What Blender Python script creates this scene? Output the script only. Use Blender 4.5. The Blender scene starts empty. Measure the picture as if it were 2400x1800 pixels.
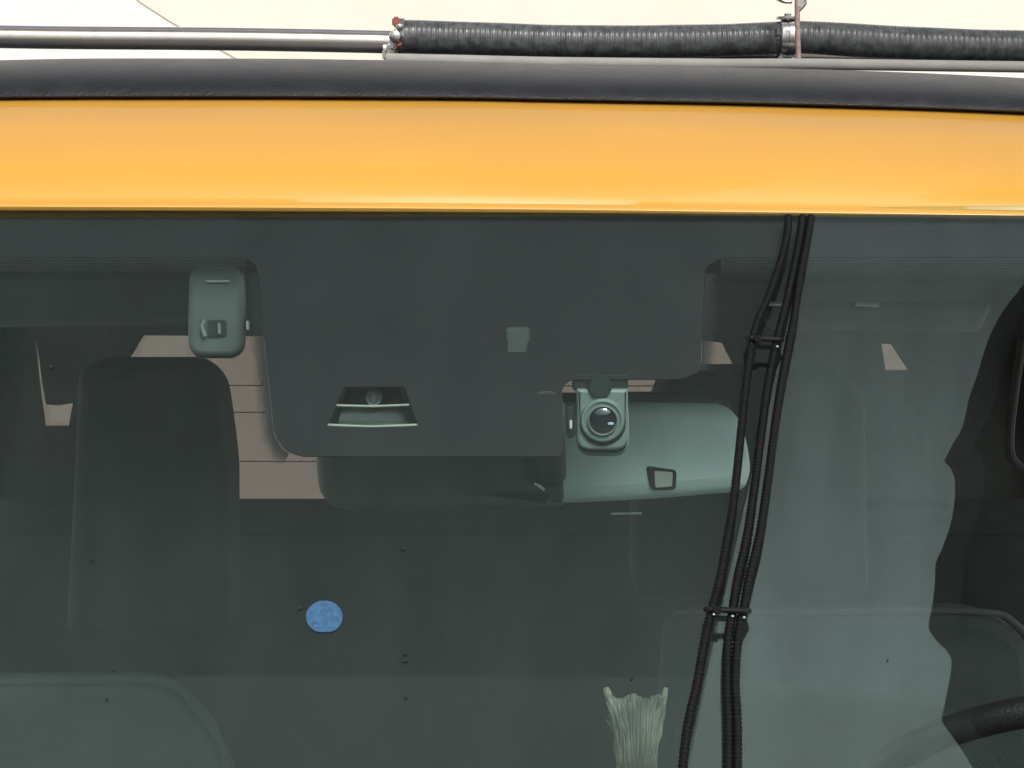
import bpy, bmesh, math, random
from mathutils import Vector, Matrix
random.seed(7)
R = math.radians
scene = bpy.context.scene
C = scene.collection

# ------------------------------------------------------------------ camera
ZC = 1.60; YC = -1.38; PITCH = R(-6.0); F = 5200.0          # F: focal length in photo pixels (2400 wide)
cam_d = bpy.data.cameras.new('camera'); cam = bpy.data.objects.new('camera', cam_d); C.objects.link(cam)
cam.location = (0, YC, ZC); cam.rotation_euler = (R(90) + PITCH, 0, 0)
cam_d.sensor_width = 36; cam_d.lens = F * 36 / 2400; cam_d.clip_start = .02; cam_d.clip_end = 400
scene.camera = cam
CAM = Vector((0, YC, ZC))

# ------------------------------------------------------------------ world, sun, exposure
SUN_EL = R(50); SUN_AZ = R(160)                              # azimuth clockwise from +Y
w = bpy.data.worlds.new('World'); scene.world = w; w.use_nodes = True
nt = w.node_tree; bg = nt.nodes['Background']
sky = nt.nodes.new('ShaderNodeTexSky'); sky.sky_type = 'NISHITA'; sky.sun_disc = False
sky.sun_elevation = SUN_EL; sky.sun_rotation = SUN_AZ
sky.dust_density = 6; sky.air_density = 1.2
hs = nt.nodes.new('ShaderNodeHueSaturation'); hs.inputs['Saturation'].default_value = .42
nt.links.new(sky.outputs[0], hs.inputs['Color']); nt.links.new(hs.outputs[0], bg.inputs[0])
bg.inputs[1].default_value = .12
sd = bpy.data.lights.new('sun', 'SUN'); sun = bpy.data.objects.new('sun', sd); C.objects.link(sun)
sd.energy = 2.1; sd.angle = R(14); sd.color = (1, .95, .87)
dirv = Vector((math.sin(SUN_AZ) * math.cos(SUN_EL), math.cos(SUN_AZ) * math.cos(SUN_EL), math.sin(SUN_EL)))
sun.rotation_euler = dirv.to_track_quat('Z', 'Y').to_euler()
vs = scene.view_settings; vs.view_transform = 'Standard'; vs.look = 'None'; vs.gamma = 1; vs.use_curve_mapping = False
vs.exposure = .05
scene.cycles.transparent_max_bounces = 24
scene.cycles.max_bounces = 10

# ------------------------------------------------------------------ geometry of the view
def ray(px, py):
    d = Vector(((px - 1200) / F, 1, -(py - 900) / F))
    return Matrix.Rotation(PITCH, 3, 'X') @ d
def P(px, py, Y):                                            # point of the pixel's ray at depth plane y = Y
    d = ray(px, py); return CAM + d * ((Y - YC) / d.y)
SL = R(38)                                                   # windshield slope
GN = Vector((0, -math.sin(SL), math.cos(SL))); GU = Vector((1, 0, 0)); GV = Vector((0, math.cos(SL), math.sin(SL)))
G0 = P(1200, 500, 0.0)
def G(px, py, off=0.0):                                      # pixel's ray onto the glass plane, off = height above it
    o = G0 + GN * off; d = ray(px, py)
    return CAM + d * ((o - CAM).dot(GN) / d.dot(GN))
def guv(px, py, off=0.0):
    q = G(px, py, off) - G0; return (q.dot(GU), q.dot(GV))
def RF(px, py, z):                                           # where the pixel's reflection in the glass meets height z
    p = G(px, py); d = ray(px, py).normalized(); r = d - GN * (2 * d.dot(GN)); return p + r * ((z - p.z) / r.z)

# ------------------------------------------------------------------ materials
def mat(name, col, rough=.5, metal=0, coat=0, noise=0, nscale=40, bump=0, bscale=200, spec=.5, sheen=0, coatrough=.05):
    m = bpy.data.materials.new(name); m.use_nodes = True; n = m.node_tree; b = n.nodes['Principled BSDF']
    b.inputs['Base Color'].default_value = (*col, 1); b.inputs['Roughness'].default_value = rough
    b.inputs['Metallic'].default_value = metal; b.inputs['Coat Weight'].default_value = coat
    b.inputs['Coat Roughness'].default_value = coatrough; b.inputs['Specular IOR Level'].default_value = spec
    b.inputs['Sheen Weight'].default_value = sheen
    tc = n.nodes.new('ShaderNodeTexCoord')
    if noise:
        t = n.nodes.new('ShaderNodeTexNoise'); t.inputs['Scale'].default_value = nscale; t.inputs['Detail'].default_value = 5
        n.links.new(tc.outputs['Object'], t.inputs['Vector'])
        r = n.nodes.new('ShaderNodeMapRange'); r.inputs[1].default_value = .3; r.inputs[2].default_value = .7
        r.inputs[3].default_value = 1 - noise; r.inputs[4].default_value = 1 + noise
        n.links.new(t.outputs[0], r.inputs[0])
        v = n.nodes.new('ShaderNodeVectorMath'); v.operation = 'SCALE'; v.inputs[0].default_value = col
        n.links.new(r.outputs[0], v.inputs['Scale']); n.links.new(v.outputs[0], b.inputs['Base Color'])
        rr = n.nodes.new('ShaderNodeMapRange'); rr.inputs[3].default_value = max(0, rough - noise * .3); rr.inputs[4].default_value = min(1, rough + noise * .3)
        n.links.new(t.outputs[0], rr.inputs[0]); n.links.new(rr.outputs[0], b.inputs['Roughness'])
    if bump:
        t2 = n.nodes.new('ShaderNodeTexNoise'); t2.inputs['Scale'].default_value = bscale; t2.inputs['Detail'].default_value = 3
        n.links.new(tc.outputs['Object'], t2.inputs['Vector'])
        bp = n.nodes.new('ShaderNodeBump'); bp.inputs['Strength'].default_value = bump; bp.inputs['Distance'].default_value = .002
        n.links.new(t2.outputs[0], bp.inputs['Height']); n.links.new(bp.outputs[0], b.inputs['Normal'])
    return m
M = {}
M['yellow'] = mat('yellow_paint', (.660, .345, .056), .30, coatrough=.03, coat=1, noise=.03, nscale=9, bump=.06, bscale=14)
M['black_gloss'] = mat('black_roof', (.014, .016, .020), .42, spec=.45, noise=.25, nscale=60, bump=.25, bscale=500)
M['chrome'] = mat('chrome', (.92, .88, .83), .17, metal=1, noise=.06, nscale=90)
M['steel'] = mat('steel', (.62, .62, .62), .28, metal=1, noise=.2, nscale=200)
M['hose'] = mat('hose_rubber', (.085, .094, .10), .26, coat=.8, coatrough=.38, noise=.5, nscale=160)
M['cable'] = mat('mirrored_cable_black', (.004, .005, .006), .65, noise=.3, nscale=300, spec=.18)
M['tie'] = mat('mirrored_tie_black', (.006, .007, .008), .6, spec=.2)
M['tie_end'] = mat('tie_end_white', (.55, .58, .57), .4)
M['red'] = mat('red_plastic', (.30, .10, .08), .5, noise=.3, nscale=300)
M['pink_rod'] = mat('coated_rod', (.42, .30, .28), .45, noise=.25, nscale=200)
M['frit'] = mat('frit_black', (.010, .010, .014), .45, noise=.1, nscale=30)
M['dark_trim'] = mat('dark_trim', (.045, .052, .052), .6, noise=.2, nscale=60, bump=.2, bscale=800)
M['liner'] = mat('headliner', (.16, .165, .16), .9, noise=.12, nscale=30, bump=.3, bscale=900)
M['seat_fabric'] = mat('seat_fabric', (.105, .13, .13), .85, noise=.22, nscale=18, bump=.5, bscale=700)
M['wire'] = mat('heating_wire', (.10, .09, .08), .6)
M['seat_dark'] = mat('seat_dark', (.038, .044, .044), .8, noise=.2, nscale=25, bump=.5, bscale=700)
M['cam_body2'] = mat('camera_grey_light', (.20, .26, .25), .42, noise=.06, nscale=90)
M['cam_body'] = mat('camera_grey', (.115, .14, .142), .42, noise=.06, nscale=90)
M['cam_dark'] = mat('camera_dark', (.035, .042, .042), .35)
M['cam_ring'] = mat('camera_ring', (.24, .28, .27), .28)
M['lens'] = mat('lens_glass', (.01, .011, .02), .03, coat=1, spec=1)
M['mirror_shell'] = mat('mirror_shell', (.72, .92, .92), .5, noise=.07, nscale=30, bump=.15, bscale=600)
M['glint'] = mat('painted_glint', (.9, .93, .88), .2, coat=1)  # near-white colour stands in for the glint on bright metal
M['white_btn'] = mat('pale_button', (.62, .68, .65), .4)
M['leather'] = mat('wheel_leather', (.018, .017, .017), .42, noise=.2, nscale=60, bump=.3, bscale=500)
M['spot'] = mat('blue_spot', (.022, .090, .195), .6, noise=.35, nscale=420)
M['tuft'] = mat('sky_gap_pale', (.30, .30, .25), .9, noise=.5, nscale=60)
M['wall'] = mat('white_render', (.82, .81, .78), .9, noise=.03, nscale=4)
M['cream'] = mat('cream_render', (.80, .74, .66), .9, noise=.04, nscale=4)
M['ground'] = mat('pale_concrete', (.44, .41, .37), .9, noise=.2, nscale=2)
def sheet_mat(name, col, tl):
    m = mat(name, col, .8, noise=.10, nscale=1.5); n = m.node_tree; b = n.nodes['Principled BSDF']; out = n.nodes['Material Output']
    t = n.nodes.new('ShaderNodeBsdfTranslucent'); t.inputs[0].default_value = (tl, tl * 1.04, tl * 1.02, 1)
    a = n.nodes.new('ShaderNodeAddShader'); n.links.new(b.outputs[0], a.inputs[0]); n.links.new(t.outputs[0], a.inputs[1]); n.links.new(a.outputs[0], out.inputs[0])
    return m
M['dim_haze_sheet'] = sheet_mat('haze_sheet', (.16, .18, .185), .11)
M['clear_sheet'] = sheet_mat('haze_pale_sheet', (.34, .37, .37), .40)
def haze_mat(name, stops):
    """translucent sheet, haze falloff put in as less transmission towards the back: stops = (y, transmitted share)"""
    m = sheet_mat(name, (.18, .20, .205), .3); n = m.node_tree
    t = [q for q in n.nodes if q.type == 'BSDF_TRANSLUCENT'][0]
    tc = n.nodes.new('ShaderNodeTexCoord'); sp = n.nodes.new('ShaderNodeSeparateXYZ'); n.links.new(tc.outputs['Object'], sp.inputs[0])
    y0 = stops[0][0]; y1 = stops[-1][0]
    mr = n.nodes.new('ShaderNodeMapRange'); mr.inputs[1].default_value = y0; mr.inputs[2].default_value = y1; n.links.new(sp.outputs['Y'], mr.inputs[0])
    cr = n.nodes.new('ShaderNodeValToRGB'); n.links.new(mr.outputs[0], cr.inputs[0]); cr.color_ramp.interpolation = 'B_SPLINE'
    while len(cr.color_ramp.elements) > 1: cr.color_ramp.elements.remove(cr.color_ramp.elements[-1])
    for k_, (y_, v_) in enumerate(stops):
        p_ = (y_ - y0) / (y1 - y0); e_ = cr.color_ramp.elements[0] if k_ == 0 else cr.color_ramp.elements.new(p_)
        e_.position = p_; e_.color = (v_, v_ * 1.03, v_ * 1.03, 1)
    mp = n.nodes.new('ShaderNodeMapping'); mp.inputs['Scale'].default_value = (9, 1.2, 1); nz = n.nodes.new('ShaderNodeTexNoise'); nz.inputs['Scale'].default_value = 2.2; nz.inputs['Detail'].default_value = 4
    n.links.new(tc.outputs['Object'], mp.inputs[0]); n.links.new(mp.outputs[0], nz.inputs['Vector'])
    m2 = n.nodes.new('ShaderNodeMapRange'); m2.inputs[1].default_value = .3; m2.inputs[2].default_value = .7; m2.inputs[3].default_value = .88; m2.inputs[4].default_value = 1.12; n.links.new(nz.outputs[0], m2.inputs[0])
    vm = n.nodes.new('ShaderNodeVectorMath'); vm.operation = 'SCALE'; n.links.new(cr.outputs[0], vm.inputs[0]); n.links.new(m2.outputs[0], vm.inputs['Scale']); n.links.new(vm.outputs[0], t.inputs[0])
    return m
M['mid_sheet'] = sheet_mat('haze_mid_sheet', (.26, .28, .28), .30)
M['blocker_dark'] = mat('blocker_black', (.012, .012, .013), .8)
M['rubber'] = mat('tyre_rubber', (.02, .02, .02), .8)

def glass_mat(name, tint, k):
    m = bpy.data.materials.new(name); m.use_nodes = True; n = m.node_tree; n.nodes.clear()
    out = n.nodes.new('ShaderNodeOutputMaterial'); tr = n.nodes.new('ShaderNodeBsdfTransparent'); tr.inputs[0].default_value = (*tint, 1)
    if not k:
        n.links.new(tr.outputs[0], out.inputs[0]); return m
    gl = n.nodes.new('ShaderNodeBsdfGlossy'); gl.inputs['Roughness'].default_value = .0; gl.inputs['Color'].default_value = (.70, .95, .95, 1)
    fr = n.nodes.new('ShaderNodeFresnel'); fr.inputs[0].default_value = 1.52
    ml = n.nodes.new('ShaderNodeMath'); ml.operation = 'MULTIPLY'; ml.inputs[1].default_value = k; ml.use_clamp = True
    mx = n.nodes.new('ShaderNodeMixShader')
    n.links.new(fr.outputs[0], ml.inputs[0]); n.links.new(ml.outputs[0], mx.inputs[0])
    n.links.new(tr.outputs[0], mx.inputs[1]); n.links.new(gl.outputs[0], mx.inputs[2])
    df = n.nodes.new('ShaderNodeBsdfDiffuse'); df.inputs[0].default_value = (.6, .62, .6, 1); tc = n.nodes.new('ShaderNodeTexCoord')
    nz = n.nodes.new('ShaderNodeTexNoise'); nz.inputs['Scale'].default_value = 14; nz.inputs['Detail'].default_value = 9; nz.inputs['Roughness'].default_value = .7
    n.links.new(tc.outputs['Object'], nz.inputs['Vector'])
    mr = n.nodes.new('ShaderNodeMapRange'); mr.inputs[1].default_value = .35; mr.inputs[2].default_value = .75; mr.inputs[3].default_value = .001; mr.inputs[4].default_value = .009
    n.links.new(nz.outputs[0], mr.inputs[0]); mx2 = n.nodes.new('ShaderNodeMixShader'); n.links.new(mr.outputs[0], mx2.inputs[0])
    n.links.new(mx.outputs[0], mx2.inputs[1]); n.links.new(df.outputs[0], mx2.inputs[2]); n.links.new(mx2.outputs[0], out.inputs[0])
    return m
M['glass'] = glass_mat('windshield_glass', (.87, .985, .965), 2.3)
M['clear'] = glass_mat('glass_inner', (1, 1, 1), 0)
M['rear_glass'] = glass_mat('tinted_glass', (.42, .375, .365), 1.0)
def dots_mat(name, thr):
    m = mat(name, (.010, .010, .014), .45); n = m.node_tree; b = n.nodes['Principled BSDF']; out = n.nodes['Material Output']
    tc = n.nodes.new('ShaderNodeTexCoord'); v = n.nodes.new('ShaderNodeTexVoronoi'); v.inputs['Scale'].default_value = 2600
    lt = n.nodes.new('ShaderNodeMath'); lt.operation = 'GREATER_THAN'; lt.inputs[1].default_value = thr
    tr = n.nodes.new('ShaderNodeBsdfTransparent'); mx = n.nodes.new('ShaderNodeMixShader')
    n.links.new(tc.outputs['Object'], v.inputs['Vector']); n.links.new(v.outputs['Distance'], lt.inputs[0])
    n.links.new(lt.outputs[0], mx.inputs[0]); n.links.new(b.outputs[0], mx.inputs[1]); n.links.new(tr.outputs[0], mx.inputs[2]); n.links.new(mx.outputs[0], out.inputs[0])
    return m
DOTS = [dots_mat('frit_dots', t_) for t_ in (.68, .60, .52, .45, .38, .31)]

# ------------------------------------------------------------------ helpers
def tag(o, label=None, cat=None, group=None, kind=None):
    if label: o['label'] = label
    if cat: o['category'] = cat
    if group: o['group'] = group
    if kind: o['kind'] = kind
    return o
def empty(name, loc, label, cat, group=None):
    o = bpy.data.objects.new(name, None); C.objects.link(o); o.location = loc; o.empty_display_size = .05
    bpy.context.view_layer.update()
    return tag(o, label, cat, group)
def link(name, me, material, parent=None, smooth=True):
    o = bpy.data.objects.new(name, me); C.objects.link(o)
    if material:
        me.materials.clear()
        for mm in (material if isinstance(material, (list, tuple)) else [material]): me.materials.append(mm)
    if parent:
        bpy.context.view_layer.update()
        o.parent = parent; o.matrix_parent_inverse = parent.matrix_world.inverted()
    if smooth:
        for p in me.polygons: p.use_smooth = True
        try: me.set_sharp_from_angle(angle=R(35))
        except Exception: pass
    return o
def from_bm(name, bm, material, parent=None, smooth=True):
    bmesh.ops.recalc_face_normals(bm, faces=bm.faces)
    me = bpy.data.meshes.new(name); bm.to_mesh(me); bm.free()
    return link(name, me, material, parent, smooth)
def rounded(pts, r, n=6):
    out = []; N = len(pts)
    for i in range(N):
        p0, p1, p2 = Vector(pts[i - 1]), Vector(pts[i]), Vector(pts[(i + 1) % N])
        ri = r[i] if isinstance(r, (list, tuple)) else r
        a = (p0 - p1); b = (p2 - p1); l = min(ri, a.length * .48, b.length * .48)
        if l < 1e-6: out.append(tuple(p1)); continue
        s = p1 + a.normalized() * l; e = p1 + b.normalized() * l
        for k in range(n + 1):
            t = k / n; out.append(tuple(s * (1 - t) ** 2 + p1 * (2 * t * (1 - t)) + e * t * t))
    return out
def smooth_open(pts, n=6):                                   # Catmull-Rom through points (any dimension)
    pts = [Vector(p) for p in pts]; q = [pts[0] * 2 - pts[1]] + pts + [pts[-1] * 2 - pts[-2]]; out = []
    for i in range(1, len(q) - 2):
        for k in range(n):
            t = k / n; a, b, c, d = q[i - 1], q[i], q[i + 1], q[i + 2]
            out.append(.5 * ((2 * b) + (c - a) * t + (2 * a - 5 * b + 4 * c - d) * t * t + (3 * b - a - 3 * c + d) * t ** 3))
    out.append(pts[-1]); return out
def plate(name, outer, holes, t, frame, material, parent=None, bevel=0, res=2):
    """flat shape with holes in a frame (origin, u, v, n), t thick, its front face at the frame's plane"""
    cu = bpy.data.curves.new(name + '_c', 'CURVE'); cu.dimensions = '2D'; cu.fill_mode = 'BOTH'
    cu.extrude = max(t / 2 - bevel, 1e-5); cu.bevel_depth = bevel; cu.bevel_resolution = res; cu.offset = -bevel
    for loop in [outer] + list(holes):
        s = cu.splines.new('POLY'); s.points.add(len(loop) - 1); s.use_cyclic_u = True
        for i, p in enumerate(loop): s.points[i].co = (p[0], p[1], 0, 1)
    to = bpy.data.objects.new('tmp', cu); C.objects.link(to); bpy.context.view_layer.update()
    me = bpy.data.meshes.new_from_object(to.evaluated_get(bpy.context.evaluated_depsgraph_get()))
    bpy.data.objects.remove(to)
    o, u, v, n = frame
    mt = Matrix((( u.x, v.x, n.x, o.x - n.x * t / 2), (u.y, v.y, n.y, o.y - n.y * t / 2), (u.z, v.z, n.z, o.z - n.z * t / 2), (0, 0, 0, 1)))
    me.transform(mt); me.name = name
    return link(name, me, material, parent)
X, Z, YN = Vector((1, 0, 0)), Vector((0, 0, 1)), Vector((0, -1, 0))
def yframe(Y): return (Vector((0, Y, 0)), X, Z, YN)
def yp(pts, Y): return [(P(a, b, Y).x, P(a, b, Y).z) for a, b in pts]
def gframe(off): return (G0 + GN * off, GU, GV, GN)
def gp(pts, off=0): return [guv(a, b, off) for a, b in pts]
def yplate(name, pts, Y, t, m, parent=None, bevel=0, holes=(), rr=0):
    if rr: pts = rounded(pts, rr)
    return plate(name, yp(pts, Y), [yp(h, Y) for h in holes], t, yframe(Y), m, parent, bevel)
def tube(bm, pts, rad, seg=12, cap=True):
    """rad: number or function of arc length"""
    pts = [Vector(p) for p in pts]; s = 0; rings = []; up = None
    for i, p in enumerate(pts):
        t = (pts[min(i + 1, len(pts) - 1)] - pts[max(i - 1, 0)]).normalized()
        if up is None: up = t.orthogonal().normalized()
        up = (up - t * up.dot(t)).normalized(); b = t.cross(up)
        if i: s += (p - pts[i - 1]).length
        r = rad(s) if callable(rad) else rad
        rings.append([bm.verts.new(p + (up * math.cos(2 * math.pi * k / seg) + b * math.sin(2 * math.pi * k / seg)) * r) for k in range(seg)])
    for a, b in zip(rings, rings[1:]):
        for k in range(seg): bm.faces.new((a[k], a[(k + 1) % seg], b[(k + 1) % seg], b[k]))
    if cap: bm.faces.new(rings[0]); bm.faces.new(rings[-1])
def resample(pts, step):
    pts = [Vector(p) for p in pts]; out = [pts[0]]; carry = 0
    for a, b in zip(pts, pts[1:]):
        L = (b - a).length; d = step - carry
        while d <= L: out.append(a.lerp(b, d / L)); d += step
        carry = L - (d - step)
    return out
def mk_tube(name, pts, rad, m, parent=None, seg=12): 
    bm = bmesh.new(); tube(bm, pts, rad, seg); return from_bm(name, bm, m, parent)
def box(bm, x0, x1, y0, y1, z0, z1):
    v = [bm.verts.new((x, y, z)) for x in (x0, x1) for y in (y0, y1) for z in (z0, z1)]
    for f in ((0, 1, 3, 2), (4, 6, 7, 5), (0, 4, 5, 1), (2, 3, 7, 6), (0, 2, 6, 4), (1, 5, 7, 3)): bm.faces.new([v[i] for i in f])
def mk_box(name, dims, m, parent=None, bevel=0):
    bm = bmesh.new(); box(bm, *dims)
    if bevel: bmesh.ops.bevel(bm, geom=bm.edges[:], offset=bevel, segments=3, affect='EDGES')
    return from_bm(name, bm, m, parent)
def disc(bm, c, u, v, n, r, prof):                           # lathe about n: prof = [(radius factor, height)]
    rings = []
    for (rf, h) in prof:
        rings.append([bm.verts.new(c + (u * math.cos(k * math.pi / 16) + v * math.sin(k * math.pi / 16)) * r * rf + n * h) for k in range(32)])
    for a, b in zip(rings, rings[1:]):
        for k in range(32): bm.faces.new((a[k], a[(k + 1) % 32], b[(k + 1) % 32], b[k]))
    bm.faces.new(rings[0]); bm.faces.new(rings[-1])
def mk_disc(name, c, r, prof, m, parent=None, n=YN, u=X):
    v = n.cross(u); bm = bmesh.new(); disc(bm, c, u, v, n, r, prof); return from_bm(name, bm, m, parent)
def interp(tab, x):
    if x <= tab[0][0]:
        (a, b), (c, d) = tab[0], tab[1]
    elif x >= tab[-1][0]:
        (a, b), (c, d) = tab[-2], tab[-1]
    else:
        for i in range(len(tab) - 1):
            if tab[i][0] <= x <= tab[i + 1][0]: (a, b), (c, d) = tab[i], tab[i + 1]; break
    return b + (d - b) * (x - a) / (c - a)
def smtab(tab):
    s = smooth_open([(a, b) for a, b in tab], 8); return [(p[0], p[1]) for p in s]

# ================================================================== SETTING
bm = bmesh.new(); box(bm, -60, 60, -60, 60, -.3, 0); tag(from_bm('ground', bm, M['ground']), kind='structure')

# building behind the car: white wall and a cream sloping bay
bw = empty('building', (0, 8, 0), 'white rendered building blown out by daylight behind the roof rack', 'building')
mk_box('wall', (-14, 14, 8, 8.4, 0, 7), M['wall'], bw)
g = P(330, 0, 7.7)
yplate('gable_panel', [(250, -60), (330, 5), (400, 50), (560, 140), (3000, 140), (3000, -60)], 7.993, .04, M['cream'], bw)

# carport added unseen for the windshield haze, black tarpaulin for its dark side
ZT = 2.9
e1 = RF(0, 1575, ZT).y; 
cp = empty('backdrop', (0, 1.6, 0), 'added pale sheeted carport roof over the yellow car, unseen itself, toned for the haze in the windshield', 'backdrop')
def sheet(name, quad, z, m):
    """corrugated sheet: quad = near-left, near-right, far-right, far-left (x, y)"""
    bm = bmesh.new(); n = 60; rows_ = []
    for i in range(n + 1):
        t = i / n; dz = .004 * math.sin(i * 2.1)
        a = Vector(quad[0]).lerp(Vector(quad[1]), t); b = Vector(quad[3]).lerp(Vector(quad[2]), t)
        rows_.append((bm.verts.new((a.x, a.y, z + dz)), bm.verts.new((b.x, b.y, z + dz))))
    for a, b in zip(rows_, rows_[1:]): bm.faces.new((a[0], b[0], b[1], a[1]))
    return from_bm(name, bm, m, cp, smooth=False)
def r2(px, py): q = RF(px, py, ZT); return (q.x, q.y)
pA, pB, pC, pD = r2(1905, 470), r2(1655, 1588), r2(1606, 1830), r2(2300, 1632)
ku = (pB[0] - pA[0]) / (pB[1] - pA[1]); YE = .43; xf = pA[0] + ku * (YE - pA[1]); sy = (pD[1] - pB[1]) / (pD[0] - pB[0])
pL = r2(0, 1584); yl = pB[1] + (pL[1] - pB[1]) / (pL[0] - pB[0]) * (-3 - pB[0]); FE = pB[1] - RF(1200, 1830, ZT).y; yr = pB[1] + sy * (3 - pB[0])
kc = (pC[0] - pB[0]) / (pC[1] - pB[1]); xq = pC[0]
sheet('backdrop_sheet', [(pB[0], pB[1]), (3, yr), (3, YE), (xf, YE)], ZT + .006, haze_mat('haze_pale_sheet', [(r2(1900, 1590)[1], .74), (r2(1900, 1250)[1], .62), (r2(1900, 950)[1], .40), (r2(1900, 700)[1], .24), (YE, .12)]))
sheet('backdrop_sheet', [(-3, yl), pB, (xf, YE), (-3, YE)], ZT, haze_mat('haze_sheet', [(r2(900, 1580)[1], .25), (r2(900, 1300)[1], .19), (r2(900, 1050)[1], .062), (YE, .062)]))
sheet('backdrop_sheet', [(pC[0], pB[1] - FE), (3, yr - FE), (3, yr), (pB[0], pB[1])], ZT - .012, sheet_mat('haze_pale_sheet', (.34, .37, .38), .62))
sheet('backdrop_sheet', [(-3, yl - FE), (xq, pB[1] - FE), (pB[0], pB[1]), (-3, yl)], ZT - .006, M['mid_sheet'])
for x in (-2.6, 2.6):
    for y in (-.2, .4): mk_box('backdrop_post', (x - .05, x + .05, y - .05, y + .05, 0, ZT - .01), M['steel'], cp)
edge = [(2420, 640), (2350, 730), (2315, 800), (2290, 880), (2272, 930), (2256, 1000), (2236, 1035), (2220, 1066), (2214, 1082), (2228, 1098), (2238, 1130),
        (2236, 1185), (2226, 1235), (2206, 1290), (2193, 1320), (2191, 1370), (2183, 1430), (2176, 1470), (2194, 1500), (2224, 1532), (2230, 1560),
        (2222, 1610), (2214, 1655), (2208, 1690), (2235, 1730), (2268, 1780), (2292, 1830), (2330, 1930)]
ZB = 2.72
poly = [(RF(a, b, ZB + .17).x, RF(a, b, ZB + .17).y) for a, b in edge]
poly = [tuple(p) for p in smooth_open(poly, 4)] + [(1.9, poly[-1][1]), (1.9, poly[0][1])]
tp = plate('blocker', poly, [], .17, (Vector((0, 0, ZB)), X, Vector((0, 1, 0)), Vector((0, 0, -1))), M['blocker_dark'], None, 0)
# plate() offsets along -n: the added shape fills the space from ZB up to the sheets
tag(tp, 'black tarpaulin added under the added carport roof, shaped for the dark reflection at the right of the windshield', 'blocker')

# ================================================================== THE CAR
car = empty('car', (0, .6, 0), 'bright yellow car with black roof edge and sloping windshield, dark cabin behind', 'car')

# ---- header (yellow) and black roof front, lofted through the traced edges
topb = smtab([(-900, 175), (0, 141), (500, 137), (900, 141), (1300, 151), (1860, 161), (2400, 183), (3300, 240)])
seam = smtab([(-900, 240), (0, 231), (500, 229), (1000, 231), (1300, 236), (1860, 247), (2400, 265), (3300, 310)])
lipb = smtab([(-900, 492), (0, 494), (600, 496), (1200, 500), (1800, 507), (2400, 515), (3300, 530)])
def loft(name, rows, m, parent, x0=-900, x1=3300, n=110):
    """rows: list of functions x -> (pixel y, depth Y)"""
    bm = bmesh.new(); g = []
    for i in range(n + 1):
        x = x0 + (x1 - x0) * i / n; g.append([bm.verts.new(P(x, *f(x))) for f in rows])
    for a, b in zip(g, g[1:]):
        for k in range(len(rows) - 1): bm.faces.new((a[k], a[k + 1], b[k + 1], b[k]))
    return from_bm(name, bm, m, parent)
def gdepth(x, y): return G(x, y).y
rows = []
rows.append(lambda x: (interp(lipb, x) - 2, .014))
rows.append(lambda x: (interp(lipb, x), .0022))
for dy, Y in ((-2.5, .0008), (-6, -.0008), (-10, -.0014), (-14, -.0008), (-18, .0010), (-23, .0044)):
    rows.append(lambda x, dy=dy, Y=Y: (interp(lipb, x) + dy, Y))
for k in range(1, 25):
    t = k / 24
    def f(x, t=t):
        y0 = interp(lipb, x) - 23; y1 = interp(seam, x) + 2
        Y = .0044 + .040 * t + .064 * t * t + .03 * max(0, t - .78) + .00035 * math.sin(x / 240 + 5 * t) + .00022 * math.sin(x / 83 - 9 * t) * t + .0006 * math.exp(-((x - 1560) / 110) ** 2 - ((t - .64) / .05) ** 2)
        return (y0 + (y1 - y0) * t, Y)
    rows.append(f)
rows.append(lambda x: (interp(seam, x) + 3, .125))
hd = loft('roof_header', rows, M['yellow'], car)
rows = [lambda x: (interp(seam, x) + 6, .135), lambda x: (interp(seam, x) - 1, .111), lambda x: (interp(seam, x) - 5, .109)]
for k in range(1, 17):
    t = k / 16
    def f(x, t=t):
        y0 = interp(seam, x) - 5; y1 = interp(topb, x)
        a = t * math.pi / 2
        return (y0 + (y1 - y0) * (math.sin(a) ** 1.05), .109 + .085 * (1 - math.cos(a)) + .02 * t)
    rows.append(f)
def back(dy, Y): return lambda x: (interp(topb, x) + dy, Y)
rows += [back(4, .26), back(16, .40), back(45, .8), back(90, 1.4), back(170, 1.98), back(205, 2.02)]
loft('roof_panel', rows, M['black_gloss'], car)

# ---- windshield: outer face reflects, inner faces clear
ub = .60; 
bm = bmesh.new(); t = .005
vtop = guv(1200, 478)[1]; vbot = guv(1200, 1800)[1] - .28
o4 = []
for off in (0, -t):
    for (u, v) in ((-.66, vtop), (.66, vtop), (.76, vbot), (-.76, vbot)): o4.append(bm.verts.new(G0 + GU * u + GV * v + GN * off))
bm.faces.new(o4[:4]); bm.faces.new(o4[4:][::-1])
for k in range(4): bm.faces.new((o4[k], o4[(k + 1) % 4], o4[4 + (k + 1) % 4], o4[4 + k]))
bmesh.ops.recalc_face_normals(bm, faces=bm.faces)
me = bpy.data.meshes.new('windshield'); bm.to_mesh(me); bm.free()
ws = link('windshield', me, [M['glass'], M['clear']], car, smooth=False)
for p in me.polygons: p.material_index = 0 if p.normal.dot(GN) > .9 else 1
GB = -t - .0012                                              # plane of the ceramic print, on the glass's inner face
trap = [(806, 906), (948, 906), (981, 998), (940, 1000), (870, 1001), (800, 1000), (766, 998)]
sq = [(1190, 784), (1236, 784), (1237, 825), (1189, 825)]
outer = [(-1000, 440), (3400, 440), (3400, 600), (1690, 604), (1652, 625), (1642, 868), (1600, 888), (1336, 889), (1318, 905), (1318, 1069),
         (706, 1069), (664, 1052), (643, 1018), (634, 940), (618, 790), (604, 625), (575, 604), (-1000, 600)]
plate('frit_band', gp(rounded(outer, 14), GB), [gp(trap, GB), gp(sq, GB)], .0008, gframe(GB), M['frit'], ws)
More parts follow.
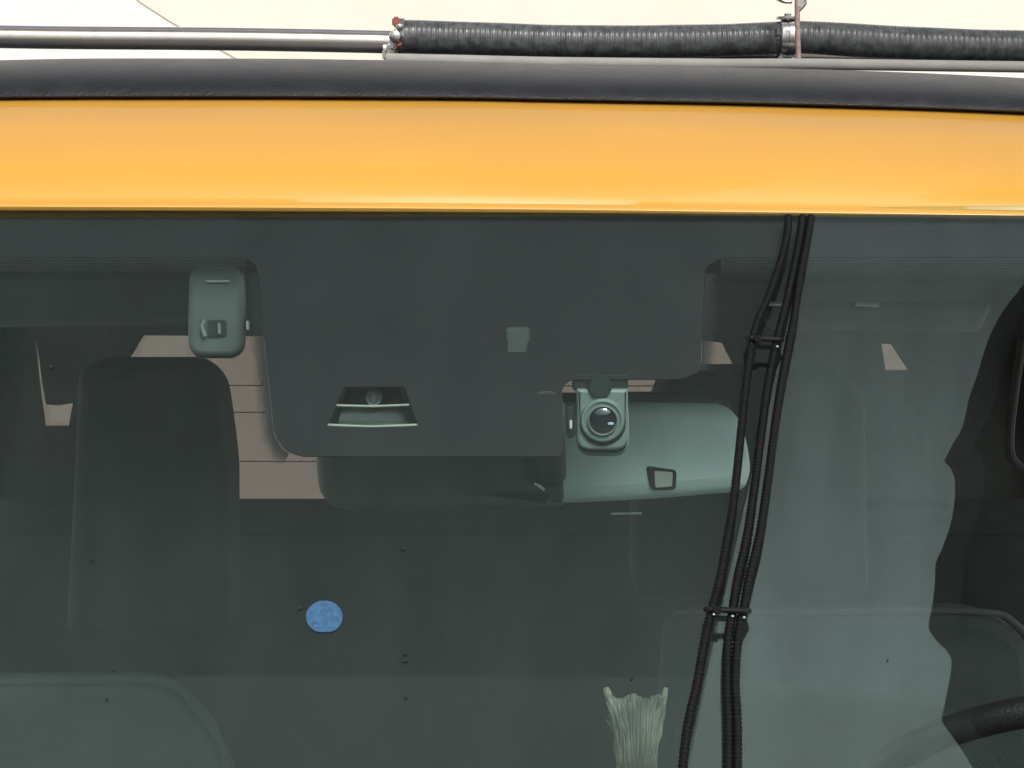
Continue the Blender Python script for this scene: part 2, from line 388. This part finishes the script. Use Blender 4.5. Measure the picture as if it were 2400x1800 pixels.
def dotstrip(pts, wdt):                                      # fading dot edge outside the solid print
    a = [Vector(p) for p in pts]; left = []; right = []
    for i, p in enumerate(a):
        d = (a[min(i + 1, len(a) - 1)] - a[max(i - 1, 0)]).normalized(); nn = Vector((-d.y, d.x)); left.append(p + nn * 1.5); right.append(p + nn * wdt)
    return [tuple(q) for q in left] + [tuple(q) for q in right[::-1]]
def offline(pts, w0, w1):
    a = [Vector(p) for p in pts]; A_ = []; B_ = []
    for i, p in enumerate(a):
        d = (a[min(i + 1, len(a) - 1)] - a[max(i - 1, 0)]).normalized(); nn = Vector((-d.y, d.x)); A_.append(p + nn * w0); B_.append(p + nn * w1)
    return [tuple(q) for q in A_] + [tuple(q) for q in B_[::-1]]
for line, wd in (([(604, 640), (618, 790), (634, 940), (643, 1018), (660, 1050), (678, 1061)], 5.5), ([(1642, 868), (1648, 740), (1652, 640)], 5.5),
                 ([(-1000, 600), (575, 604)], 6.5), ([(1690, 604), (3400, 600)], 6.5)):
    for k_, mk_ in enumerate(DOTS):
        plate('frit_dots', gp(offline(line, 1 + k_ * wd, (k_ + 1) * wd + .6), GB), [], .0008, gframe(GB), mk_, ws, 0)
bm = bmesh.new()
for (sx, sy_, sr) in ((265, 1572, 5), (945, 1285, 5), (949, 1532, 5), (950, 1548, 6), (951, 1634, 5), (214, 1312, 5), (703, 1424, 6), (120, 860, 6), (250, 1640, 4), (1480, 1590, 4), (2080, 1548, 3), (1700, 1330, 3)):
    c0 = G(sx, sy_, .0006); k0 = sr * .00024
    ang = [k_ * math.pi / 5 for k_ in range(10)]; rr_ = [k0 * random.uniform(.6, 1.2) for _ in ang]
    a_ = [bm.verts.new(c0 + GU * math.cos(q) * w_ + GV * math.sin(q) * w_) for q, w_ in zip(ang, rr_)]
    b_ = [bm.verts.new(v.co + GN * .0005 - (v.co - c0) * .3) for v in a_]
    bm.faces.new(a_); bm.faces.new(b_)
    for k_ in range(10): bm.faces.new((a_[k_], a_[(k_ + 1) % 10], b_[(k_ + 1) % 10], b_[k_]))
M['dirt'] = mat('dirt', (.012, .012, .012), .8)
tag(from_bm('dirt_specks', bm, M['dirt'], ws), kind='stuff')

# ---- forward camera well behind the trapezoid opening: grey tray, two pale ridges, small lens
YF = G(870, 950).y
sc_ = empty('sensor_tray', P(870, 960, YF + .05), None, None); sc_.parent = car
sc_.matrix_parent_inverse = car.matrix_world.inverted()
bm = bmesh.new()                                             # tray floor rising away from the opening
q = [P(790, 1004, YF + .012), P(958, 1004, YF + .012), P(935, 900, YF + .075), P(815, 900, YF + .075)]
lo = [v - Vector((0, 0, .004)) for v in q]
vv = [bm.verts.new(v) for v in q + lo]
for f in ((0, 1, 2, 3), (7, 6, 5, 4), (0, 4, 5, 1), (1, 5, 6, 2), (2, 6, 7, 3), (3, 7, 4, 0)): bm.faces.new([vv[i] for i in f])
M['tray'] = mat('tray_grey', (.085, .10, .098), .6, noise=.2, nscale=80)
M['tray_edge'] = mat('tray_edge', (.40, .43, .38), .5)
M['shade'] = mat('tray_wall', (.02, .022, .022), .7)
sh = bpy.data.objects
tr_o = from_bm('tray_floor', bm, M['tray'], sc_)
bmw = bmesh.new(); 
a, b = P(730, 1030, YF + .08), P(1010, 880, YF + .082); box(bmw, a.x, b.x, a.y, b.y, a.z, b.z); from_bm('tray_wall', bmw, M['tray'], sc_)
mk_tube('tray_ridge', [G(785, 950, -.009), G(872, 952.5, -.009), G(959, 949, -.009)], .0007, M['tray_edge'], sc_, 8)
mk_tube('tray_ridge', [G(767, 996, -.0085), G(870, 1000.5, -.0085), G(980, 996, -.0085)], .0008, M['tray_edge'], sc_, 8)
mk_tube('tray_ridge', [G(768, 994, -.0095), G(806, 908, -.0095)], .0005, M['tray'], sc_, 8)
lc = P(876, 934, YF + .03)
mk_disc('lens', lc, .0045, [(1, -.012), (1, 0), (.93, .0008), (.75, .0005), (.7, -.001), (.4, .0004), (.05, .0008)], M['cam_ring'], sc_)
mk_box('light_sensor', (P(1186, 780, YF + .05).x, P(1242, 780, YF + .05).x, YF + .05, YF + .07, P(1200, 835, YF + .05).z, P(1200, 770, YF + .05).z), M['tray'], car, .001)

# ---- cabin shell
CY = 2.0
BL = .98
# rear wall with the hatch window and two quarter lights cut out
wl = [(332, 786), (1640, 797), (1694, 804), (1727, 871), (1700, 1196), (310, 1196), (288, 860)]
quarter_r = [(2066, 806), (2092, 806), (2136, 872), (2076, 871)]
quarter_l = [(74, 792), (84, 794), (93, 850), (100, 905), (108, 948), (136, 950), (171, 945), (160, 1003), (98, 1003), (84, 900)]
shell = [(-180, 300), (2580, 300), (2700, 2900), (-300, 2900)]
yplate('hatch_panel', shell, CY, .03, M['dark_trim'], car, holes=[wl, quarter_r, quarter_l])
rw = yplate('rear_window', [(250, 760), (1760, 760), (1760, 1230), (250, 1230)], CY + .034, .004, M['rear_glass'], car)
yplate('quarter_window', [(2050, 790), (2160, 790), (2160, 890), (2050, 890)], CY + .034, .004, M['rear_glass'], car)
yplate('quarter_window', [(50, 770), (200, 770), (200, 1020), (50, 1020)], CY + .034, .004, M['rear_glass'], car)
for yy in (903, 966, 1081):
    mk_tube('heating_wire', [P(200, yy, CY + .029), P(1800, yy + 2, CY + .029)], .0009, M['wire'], rw, 6)
# headliner under the roof
bm = bmesh.new(); rr = []
for Y, y in ((.16, 250), (.5, 400), (1.0, 560), (1.6, 650), (1.98, 690)):
    pass
a = [bm.verts.new((x, Y, z)) for (Y, z) in ((.03, 1.535), (.16, 1.575), (1.0, 1.56), (1.97, 1.40)) for x in (-.76, .76)]
for k in range(3): bm.faces.new((a[2 * k], a[2 * k + 1], a[2 * k + 3], a[2 * k + 2]))
bmesh.ops.solidify(bm, geom=bm.faces[:], thickness=.006)
from_bm('headliner', bm, M['liner'], car, smooth=False)
zb = G(1200, 1800).z
for s in (-1, 1):
    b0 = G0 + GU * (s * .69) + GV * (vtop - .01); b1 = G0 + GU * (s * .79) + GV * vbot
    mk_tube('front_pillar', [b0 + Vector((0, .06, .03)), b0, b1], .032, M['yellow'], car, 16)
    mk_tube('centre_pillar', [(s * .72, .95, 1.56), (s * .84, .92, BL - .02)], .035, M['dark_trim'], car, 12)
    mk_tube('rear_pillar', [(s * .80, 1.9, 1.45), (s * .88, 1.98, BL - .02)], .055, M['dark_trim'], car, 12)
    mk_tube('roof_rail', [(s * .70, .05, 1.55), (s * .73, .5, 1.58), (s * .76, 1.2, 1.56), (s * .80, 2.0, 1.44)], .03, M['dark_trim'], car, 12)
    x0, x1 = sorted((s * .82, s * .90)); mk_box('side_panel', (x0, x1, -1.75, 2.15, .28, BL), M['yellow'], car, .015)
    for yy in (-1.15, 1.45):
        bm = bmesh.new(); disc(bm, Vector((s * .84, yy, .31)), Vector((0, 1, 0)), Z, Vector((s, 0, 0)), .31, [(.9, -.19), (1, -.16), (1, .04), (.9, .075), (.66, .07), (.62, .03), (.2, .035)])
        wo = from_bm('wheel', bm, M['rubber'], car)
        bm = bmesh.new(); disc(bm, Vector((s * .88, yy, .31)), Vector((0, 1, 0)), Z, Vector((s, 0, 0)), .19, [(1, 0), (1, .03), (.9, .035), (.3, .02), (.25, .035)])
        from_bm('rim', bm, M['steel'], wo)
mk_box('floor_pan', (-.82, .82, -1.7, 2.1, .24, .30), M['dark_trim'], car)
hb = G0 + GV * vbot
bm = bmesh.new()
prof = [(hb.y + .03, hb.z + .01), (hb.y - .08, hb.z - .035), (-1.15, .86), (-1.55, .76), (-1.76, .62), (-1.8, .34)]
r0 = [[bm.verts.new((x, y, z - .05 * (abs(x) / .75) ** 3)) for x in (-.815, -.5, -.2, .2, .5, .815)] for y, z in prof]
for a, b in zip(r0, r0[1:]):
    for k in range(5): bm.faces.new((a[k], a[k + 1], b[k + 1], b[k]))
from_bm('bonnet', bm, M['yellow'], car)
mk_box('dashboard', (-.80, .80, hb.y + .06, .06, .62, hb.z + .02), M['dark_trim'], car, .02)

# ---- seats: headrest over a back with rounded shoulders
def seat(back_pts, head_pts, Y, bmat, hmat, rr=70):
    s = empty('front_seat', P(back_pts[0][0], 2400, Y), None, None); s.parent = car; s.matrix_parent_inverse = car.matrix_world.inverted()
    yplate('seat_back', back_pts, Y, .05, bmat, s, bevel=.012, rr=rr)
    yplate('headrest', head_pts, Y + .14, .10, hmat, s, bevel=.012, rr=38)
    return s
s1 = seat([(-700, 1606), (380, 1600), (470, 1680), (545, 1830), (600, 2500), (-700, 2500)],
     [(180, 858), (455, 858), (505, 905), (520, 1000), (533, 1110), (533, 1500), (150, 1500), (175, 1005)], .42, M['seat_fabric'], M['seat_dark'])
mk_tube('piping', smooth_open([P(-400, 1604, .425), P(150, 1598, .425), P(380, 1600, .425), P(455, 1655, .425), P(520, 1760, .425), P(560, 1900, .425)], 8), .0035, M['seat_fabric'], s1, 8)
s2 = seat([(1560, 1438), (2300, 1434), (2420, 1500), (2470, 2500), (1500, 2500)],
     [(1565, 875), (1980, 875), (2030, 930), (2040, 1400), (1485, 1400), (1487, 1200), (1520, 1000)], .46, M['seat_fabric'], M['seat_dark'])
mk_tube('piping', smooth_open([P(1580, 1438, .465), P(1900, 1434, .465), P(2290, 1434, .465), P(2380, 1462, .465), P(2440, 1540, .465)], 8), .003, M['liner'], s2, 8)
mk_box('rear_bench', (-.74, .74, 1.5, 1.66, .5, P(1200, 1205, 1.5).z), M['seat_dark'], car, .03)
mk_tube('belt_strip', smooth_open([P(2396, 800, .5), P(2376, 930, .5), P(2366, 1040, .5), P(2380, 1085, .5), P(2430, 1120, .5)], 8), .004, M['dark_trim'], car, 8)

# ---- sun visors
def visor(pts, Y):
    v = yplate('sun_visor', pts, Y, .018, M['liner'], car, bevel=.006, rr=22); return v
visor([(-300, 640), (480, 636), (470, 760), (-300, 775)], .17)
visor([(1788, 712), (2330, 712), (2300, 778), (1800, 776)], .17)
mk_tube('visor_rod', [P(1795, 712, .15), P(1850, 712, .15)], .0015, M['glint'], car, 8)
mk_tube('visor_rod', [P(2006, 716, .15), P(2012, 712, .15), P(2060, 716, .15)], .0015, M['white_btn'], car, 8)

# ---- rear-view mirror: long shell, seam, stem, button window, chrome clip
YM = .105
rm = empty('rearview_mirror', P(1250, 1070, YM), None, None); rm.parent = car; rm.matrix_parent_inverse = car.matrix_world.inverted()
shell_pts = [(744, 1000), (900, 962), (1200, 952), (1475, 949), (1640, 950), (1700, 953), (1738, 985), (1757, 1050), (1764, 1110), (1752, 1148), (1728, 1160), (1500, 1178), (1330, 1186), (1100, 1193), (790, 1197), (752, 1165), (742, 1110)]
mo = yplate('mirror_shell', shell_pts, YM, .040, M['mirror_shell'], rm, bevel=.013, rr=45)
M['mirror_shaded_part'] = mat('mirror_shaded_part', (.10, .115, .11), .5, noise=.15, nscale=30)  # left part's dark colour holds the shade of the black print
yplate('mirror_shaded_part', [(740, 1000), (900, 955), (1200, 948), (1320, 946), (1322, 1190), (1100, 1198), (788, 1201), (748, 1168), (738, 1110)], YM - .003, .040, M['mirror_shaded_part'], rm, bevel=.012, rr=[30, 30, 5, 3, 3, 5, 45, 45, 45])
yplate('mirror_rim', [(738, 935), (1440, 922), (1640, 922), (1712, 940), (1712, 975), (1600, 990), (740, 1010)], YM + .018, .014, M['dark_trim'], rm, bevel=.003, rr=20)
bt = yplate('sensor_bezel', [(1514, 1092), (1586, 1102), (1584, 1148), (1528, 1150), (1520, 1130)], YM - .001, .003, M['shade'], rm, bevel=.0006, rr=10)
yplate('sensor_window', [(1534, 1104), (1577, 1107), (1575, 1140), (1536, 1143)], YM - .0022, .003, M['white_btn'], bt, rr=4)
mk_tube('stem', [P(1290, 1110, YM + .0), P(1285, 1030, YM - .03), G(1280, 960, -.012)], .011, M['cam_dark'], rm, 16)
yplate('stem_collar', [(1216, 1075), (1318, 1068), (1322, 1178), (1290, 1180), (1268, 1150), (1225, 1130)], YM - .004, .012, M['cam_dark'], rm, bevel=.003, rr=16)
mk_tube('clip', smooth_open([P(1252, 1133, YM - .010), P(1264, 1139, YM - .010), P(1276, 1149, YM - .010)], 5), .0011, M['glint'], rm, 8)
mk_tube('window_sliver', [P(1432, 1204, YM + .02), P(1504, 1203, YM + .02)], .0007, M['white_btn'], rm, 8)  # pale bar put in for the sliver of window light below the mirror

# ---- steering wheel: torus tilted so that its rim shows as a flat ellipse
cw = P(2650, 1965, .30); Rw = (P(3300, 1900, .30) - P(2650, 1900, .30)).x; tl = math.asin(.44)
view = ray(2650, 1900).normalized(); upv = X.cross(view).normalized()
v2 = (upv * math.sin(tl) - view * math.cos(tl)).normalized()
sw = empty('steering_wheel', cw, None, None); sw.parent = car; sw.matrix_parent_inverse = car.matrix_world.inverted()
ring = [cw + X * math.cos(a * math.pi / 48) * Rw + v2 * math.sin(a * math.pi / 48) * Rw for a in range(97)]
mk_tube('wheel_rim', ring, .0115, M['leather'], sw, 16)
nn = X.cross(v2).normalized()
bm = bmesh.new(); disc(bm, cw - nn * .01, X, v2, nn, .075, [(1, -.015), (1, .01), (.8, .022), (.1, .026)]); from_bm('hub', bm, M['leather'], sw)
for a in (0, math.pi, 1.5 * math.pi):
    d = X * math.cos(a) + v2 * math.sin(a); mk_tube('spoke', [cw + d * .06, cw + d * (Rw - .004)], .011, M['leather'], sw, 10)

# ================================================================== DASHCAMS on the inside of the glass
# left one: rounded flat body, lens low, chrome key at its side
YL = G(505, 620).y + .014
dl = empty('dash_camera', P(505, 730, YL), 'grey rounded dash camera with closed face at the left edge of the black print', 'dash camera', 'dash cameras stuck behind the windshield')
yplate('body', [(444, 619), (566, 619), (571, 700), (568, 836), (439, 836), (440, 700)], YL, .020, M['cam_body'], dl, bevel=.0035, rr=38)
yplate('back_edge', [(446, 700), (569, 700), (569, 841), (443, 841)], YL + .010, .018, M['cam_dark'], dl, bevel=.003, rr=36)
mk_tube('slot', [P(484, 660, YL - .0004), P(538, 660, YL - .0004)], .0009, M['cam_ring'], dl, 8)
yplate('lens_recess', [(486, 750), (530, 750), (532, 790), (486, 792)], YL - .0006, .003, M['cam_dark'], dl, rr=8)
mk_tube('glare_strip', [P(513, 758, YL - .0014), P(514, 782, YL - .0014)], .0011, M['cam_ring'], dl, 8)
mk_tube('glare_strip', smooth_open([P(479, 750, YL - .0016), P(474, 768, YL - .0018), P(480, 788, YL - .0016)], 5), .0013, M['cam_ring'], dl, 8)
mk_box('side_key', (P(566, 0, YL).x, P(573, 0, YL).x, YL + .003, YL + .008, P(0, 775, YL).z, P(0, 752, YL).z), M['glint'], dl, .0006)
mk_box('mount', (P(470, 0, YL).x, P(540, 0, YL).x, YL + .004, YL + .018, P(0, 640, YL).z, G(505, 620).z + .006), M['cam_dark'], dl, .002)
mk_box('bracket', (P(571, 0, YL).x, P(600, 0, YL).x, YL + .008, YL + .018, P(0, 785, YL).z, P(0, 750, YL).z), M['cam_dark'], dl, .002)

# right one: squarish body with a big ringed lens, in front of the mirror
YR = G(1410, 910).y + .012
dr = empty('dash_camera', P(1410, 990, YR), 'square grey dash camera with large round ringed lens in front of the mirror', 'dash camera', 'dash cameras stuck behind the windshield')
yplate('body', [(1352, 912), (1472, 912), (1472, 1056), (1352, 1056)], YR, .018, M['cam_body2'], dr, bevel=.002, rr=[4, 4, 34, 34])
yplate('lower_groove', [(1352, 960), (1471, 960), (1472, 1062), (1352, 1062)], YR + .003, .016, M['shade'], dr, bevel=.001, rr=[4, 4, 36, 36])
yplate('back_shell', [(1350, 960), (1474, 960), (1475, 1070), (1352, 1070)], YR + .006, .020, M['cam_ring'], dr, bevel=.002, rr=[4, 4, 38, 38])
c_ = P(1412, 984, YR)
k = (P(1500, 984, YR).x - P(1400, 984, YR).x) / 100
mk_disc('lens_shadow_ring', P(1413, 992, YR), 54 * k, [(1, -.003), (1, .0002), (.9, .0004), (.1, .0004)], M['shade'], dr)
mk_disc('lens_barrel', c_, 52 * k, [(1, -.004), (1, .0012), (.96, .0030), (.90, .0034), (.84, .0034), (.82, .0026), (.70, .0024), (.60, .0020), (.1, .0020)], M['cam_body2'], dr)
mk_disc('lens_ring', c_ + YN * .0006, 36 * k, [(1, -.001), (1, .0036), (.94, .0042), (.88, .0034), (.86, .001)], M['cam_ring'], dr)
ln = mk_disc('lens', c_ + YN * .001, 33 * k, [(1, 0), (.99, .0024), (.9, .0031), (.7, .0038), (.4, .0043), (.15, .0045), (.03, .0045)], M['lens'], dr)
M['glint_blue'] = mat('lens_glint_paint', (.55, .62, .95), .15, coat=1)  # pale blue colour put in for reflections in the lens
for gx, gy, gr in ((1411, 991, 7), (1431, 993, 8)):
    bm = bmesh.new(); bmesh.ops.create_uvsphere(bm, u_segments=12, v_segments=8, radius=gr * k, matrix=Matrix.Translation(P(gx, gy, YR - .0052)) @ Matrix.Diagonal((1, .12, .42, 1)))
    from_bm('lens_glint', bm, M['glint_blue'], ln)
mk_box('side_key', (P(1338, 0, YR).x, P(1344, 0, YR).x, YR + .002, YR + .006, P(0, 1007, YR).z, P(0, 985, YR).z), M['glint'], dr, .0005)
mk_box('side_bracket', (P(1330, 0, YR).x, P(1351, 0, YR).x, YR + .006, YR + .014, P(0, 1030, YR).z, P(0, 955, YR).z), M['cam_dark'], dr, .001)
mk_box('mount', (P(1345, 0, YR).x, P(1478, 0, YR).x, YR + .004, YR + .02, P(0, 918, YR).z, G(1410, 880).z), M['shade'], dr, .001)
mk_disc('mount_knob', P(1406, 906, YR + .0), 28 * k, [(1, -.01), (1, .001), (.9, .002), (.1, .002)], M['cam_dark'], dr)

# ================================================================== ROUND BLUE SPOT
stk = [(1 + 0 * i, 0) for i in range(1)]
pts = [(760 + 43 * math.cos(a), 1446 - 38 * math.sin(a)) for a in [k * math.pi / 24 for k in range(-9, 34)]]
so = plate('round_spot', gp(pts, .0006), [], .0006, gframe(.0008), M['spot'])
tag(so, 'small round speckled blue spot on the lower windshield', 'spot')

# ================================================================== CABLES: reflections in the glass, built as solid cables on it
def rib(base, amp, pitch):
    def f(s):
        a = (s / pitch) % 1; return base + amp * (1 if a < .5 else -1) * (abs(math.sin(a * 2 * math.pi)) ** .5)
    return f
def cable(name, pts, rpx, label, off=.007):
    kk = (G(1700, 900, off) - G(1600, 900, off)).length / 100
    path = resample([Vector(p) for p in smooth_open([G(a, b, off - max(0, min(1, (548 - b) / 50)) * (off - .0026)) for a, b in pts], 10)], .00045)
    bm = bmesh.new(); tube(bm, path, rib(rpx * kk, .17 * rpx * kk, .0026), 12)
    return tag(from_bm(name, bm, M['cable']), label, 'cable', 'reflected ribbed cables built solid on the windshield')
A = [(1848, 508), (1846, 545), (1832, 605), (1803, 690), (1781, 740), (1764, 795), (1750, 890), (1738, 1000), (1728, 1100), (1716, 1200), (1702, 1280), (1688, 1355), (1668, 1430), (1652, 1500), (1634, 1600), (1612, 1700), (1600, 1800), (1594, 1900)]
B1 = [(1881, 508), (1874, 560), (1858, 640), (1838, 730), (1820, 800), (1800, 900), (1786, 1000), (1771, 1120), (1752, 1250), (1730, 1350), (1717, 1430), (1706, 1500), (1704, 1600), (1707, 1700), (1706, 1900)]
B2 = [(1901, 508), (1890, 570), (1873, 660), (1862, 740), (1848, 810), (1831, 900), (1816, 1000), (1802, 1110), (1781, 1250), (1757, 1350), (1743, 1425), (1729, 1500), (1723, 1600), (1728, 1700), (1727, 1900)]
cable('mirrored_cable', A, 8.8, 'reflection of a black ribbed cable built solid, running apart from the pair, leftmost of the three on the windshield')
cable('mirrored_cable', B1, 8.8, 'reflection of a black ribbed cable built solid in the middle of the three down the windshield')
cable('mirrored_cable', B2, 8.8, 'reflection of a black ribbed cable built solid on the outer side, rightmost of the three down the windshield', .0068)
def tie(pa, pb, y, label, ends):
    e = empty('mirrored_tie', G((pa + pb) / 2, y, .008), label, 'cable tie', 'reflected ties round the windshield cables, built solid')
    a = G(pa, y, .0105); b = G(pb, y + 4, .0105); c = G(pb, y + 4, .0035); d = G(pa, y, .0035)
    bm = bmesh.new(); pts = [a, b, b.lerp(c, .5) + X * .0015, c, d, d.lerp(a, .5) - X * .0015, a]
    tube(bm, pts, .0016, 8); from_bm('strap', bm, M['tie'], e)
    for (x, yy) in ends:
        bm = bmesh.new(); p = G(x, yy, .011); bmesh.ops.create_uvsphere(bm, u_segments=10, v_segments=8, radius=.00055, matrix=Matrix.Translation(p) @ Matrix.Diagonal((1.3, 1, .9, 1)))
        from_bm('cut_end', bm, M['tie_end'], e)
    mk_box('head', (lambda q: (q.x - .002, q.x + .002, q.y - .0015, q.y + .0015, q.z - .0018, q.z + .0018))(G(pa + 18, y + 2, .0115)), M['tie'], e, .0004)
    return e
tie(1758, 1826, 792, 'reflection of a black cable tie built solid, joining the upper cables beside the mirror', [(1822, 812)])
tie(1662, 1748, 1428, 'reflection of a black cable tie built solid, with white cut ends round the lower cables', [(1673, 1440), (1717, 1444), (1744, 1447)])

# ================================================================== TUFT low behind the glass: threads added for a reflected gap of sky
rg = empty('sky_gap_tuft', P(1490, 1900, -.20), 'pale frayed rag added for a sky reflection, behind the bottom of the windshield left of the cables', 'tuft')
YG = -.17
lft = smooth_open([P(1420, 1612, YG), P(1432, 1650, YG), P(1442, 1700, YG), P(1446, 1750, YG), P(1456, 1860, YG)], 6)
mk_tube('edge_strip', lft, lambda s: .0016 + .0006 * math.sin(s * 400), M['tuft'], rg, 8)
mk_tube('edge_strip', smooth_open([P(1560, 1612, YG), P(1552, 1670, YG), P(1545, 1720, YG), P(1537, 1760, YG), P(1530, 1860, YG)], 6), lambda s: .0012 + .0005 * math.sin(s * 300), M['tuft'], rg, 8)
mk_tube('edge_strip', smooth_open([P(1496, 1745, YG - .002), P(1495, 1790, YG - .002), P(1492, 1860, YG - .002)], 6), .0032, M['tuft'], rg, 8)
bm = bmesh.new()
for i in range(1300):
    t = random.random(); tx = 1424 + 134 * t; bx = 1452 + (1534 - 1452) * t
    jt = abs(random.gauss(0, 1)) * 26 + 14 * abs(math.sin(t * 7)); ty = 1622 + jt; ty = min(ty, 1740)
    by = 1745 + random.random() * 90
    dY = random.uniform(-.006, .010)
    p0 = P(tx + random.uniform(-4, 4), ty, YG + dY); p1 = P((tx + bx) / 2 + random.uniform(-9, 9) - (t - .5) * 22, (ty + by) / 2, YG + dY + random.uniform(-.003, .003)); p2 = P(bx + random.uniform(-4, 4), by, YG + dY)
    tube(bm, [p0, p1, p2], .0003 + .0002 * random.random(), 4)
M['tuft_thread'] = mat('tuft_thread', (.21, .21, .175), .95, noise=.6, nscale=60)
o = from_bm('threads', bm, M['tuft_thread'], rg); o['kind'] = 'stuff'

# ================================================================== ROOF RACK: chrome bar, hose, clamps
YT = .42
def TP(x, y, Y=YT): return P(x, y, Y)
kT = (P(1300, 100, YT) - P(1200, 100, YT)).length / 100
bar_c = smtab([(-700, 70), (0, 86), (500, 91), (850, 97), (1300, 108), (1700, 118), (2100, 126), (2400, 133), (3100, 150)])
rk = empty('roof_rack', TP(1200, 150), 'chrome roof rack bar crossing above the black roof edge', 'roof rack')
YBAR = YT + .03
mk_tube('cross_bar', [P(x, interp(bar_c, x), YBAR) for x in range(-700, 3101, 50)], 27 * kT * (YBAR - YC) / (YT - YC), M['chrome'], rk, 32)
for x in (-500, 2900):
    q = P(x, 100, YBAR); mk_box('foot', (q.x - .03, q.x + .03, YBAR - .03, YBAR + .03, q.z - .045, q.z - .004), M['black_gloss'], rk, .008)
q0 = P(905, 118, YBAR); mk_box('hose_saddle', (P(898, 0, YBAR).x, P(1010, 0, YBAR).x, YBAR - .022, YBAR + .022, P(0, 150, YBAR).z, P(0, 108, YBAR).z), M['steel'], rk, .004)
pipe_c = [(900, 138), (1300, 147), (1700, 151), (1880, 150), (2400, 157), (3100, 172)]
mk_tube('lower_pipe', [P(x, interp(pipe_c, x), YT - .055) for x in range(905, 3101, 50)], 13 * kT, mat('pipe_grey', (.34, .34, .325), .9, noise=.1, nscale=40), rk, 20)

hc = smooth_open([(938, 85), (1100, 90), (1300, 96), (1500, 98), (1680, 95), (1850, 88), (1900, 88), (2050, 97), (2200, 104), (2400, 110), (2700, 118), (3100, 126)], 10)
path = resample([TP(p[0], p[1]) for p in hc], .00055)
bm = bmesh.new(); r0 = 38.5 * kT
base = rib(r0, .013 * r0, .00195)
tube(bm, path, lambda s: base(s) * (1 + .012 * math.sin(s * 37) + .008 * math.sin(s * 91)), 40)
tag(from_bm('ribbed_hose', bm, M['hose']), 'black ribbed hose strapped along the chrome roof rack bar', 'hose')

# left clamp: ring, bolt head, red tab, pointed red tail
c1 = empty('hose_clamp', TP(925, 85), 'steel clamp with red tab at the left end of the ribbed hose', 'clamp', 'clamps on the roof hose')
def ringpath(x, y, r, Y=YT, tilt=0):
    c = TP(x, y, Y); return [c + Vector((tilt * math.cos(a), math.sin(a) * r, math.cos(a) * r)) for a in [k * math.pi / 20 for k in range(41)]]
bm = bmesh.new()
for i, dx in enumerate((0, 4, 8, 12, 16)): tube(bm, ringpath(936 + dx * .6, 85, r0 * (.98 if i % 2 else 1.03)), .0012, 8, False)
from_bm('ring', bm, M['steel'], c1)
q = TP(926, 85, YT - .022)
mk_disc('bolt', q, .0050, [(1, -.006), (1, 0), (.85, .0022), (.5, .003), (.05, .0032)], M['steel'], c1)
mk_disc('bolt', TP(936, 62, YT - .02), .003, [(1, -.006), (1, 0), (.7, .0015), (.05, .002)], M['steel'], c1)
mk_box('red_tab', (TP(921, 0).x, TP(940, 0).x, YT - .018, YT - .01, TP(0, 66).z, TP(0, 42).z), M['red'], c1, .0015)
mk_tube('red_tail', [TP(934, 103, YT - .02), TP(936, 112, YT - .018), TP(938, 123, YT - .014)], lambda s: .0026 - s * .25, M['red'], c1, 10)
mk_box('clamp_block', (TP(915, 0).x, TP(938, 0).x, YT - .018, YT + .02, TP(0, 126).z, TP(0, 68).z), M['steel'], c1, .004)

# right clamp: flat steel bands with a cap bolt, held to a thin upright rod
c2 = empty('hose_clamp', TP(1845, 88), 'wide steel band clamp with cap bolt beside the upright rod on the hose', 'clamp', 'clamps on the roof hose')
for x0, x1, sc2 in ((1830, 1843, 1.08), (1847, 1860, 1.10)):
    bm = bmesh.new(); ca = TP(x0, 88); cb = TP(x1, 88)
    tube(bm, [ca - X * .0005, ca, cb, cb + X * .0005], lambda s, q=sc2: r0 * q, 40); from_bm('band', bm, M['steel'], c2)
mk_tube('cap_bolt', [TP(1846, 52), TP(1846, 32)], .0030, M['steel'], c2, 12)
mk_disc('washer', TP(1846, 42), .0095, [(1, -.0008), (1, .0008), (.3, .0018)], M['steel'], c2, n=Z)
mk_tube('lower_bolt', [TP(1822, 132, YT - .01), TP(1838, 146, YT - .008)], .0042, M['steel'], c2, 10)
mk_box('crimp', (TP(1802, 0).x, TP(1826, 0).x, YT - .031, YT - .02, TP(0, 95).z, TP(0, 62).z), M['hose'], c2, .003)
rd = empty('upright_rod', TP(1870, 158, YT - .04), 'thin pinkish metal rod standing upright in front of the hose', 'rod')
mk_tube('shaft', [TP(1868, -60, YT - .04), TP(1869, 60, YT - .04), TP(1872, 152, YT - .04), P(1873, 170, YT - .04)], 6.2 * kT, M['pink_rod'], rd, 14)
mk_box('bracket', (TP(1852, 0).x, TP(1866, 0).x, YT - .042, YT - .03, TP(0, 27).z, TP(0, 2).z), M['steel'], rd, .001)
mk_tube('hook', smooth_open([TP(1820, -6, YT - .03), TP(1838, 2, YT - .03), TP(1856, 4, YT - .03)], 6), .002, M['steel'], rd, 8)
mk_tube('hook', smooth_open([TP(1886, -8, YT - .04), TP(1887, 6, YT - .04), TP(1880, 16, YT - .04), TP(1872, 24, YT - .04)], 6), .0016, M['steel'], rd, 8)
mk_box('foot_wedge', (TP(1838, 0).x, TP(1864, 0).x, YT - .035, YT - .02, TP(0, 162).z, TP(0, 138).z), M['white_btn'], rd, .003)
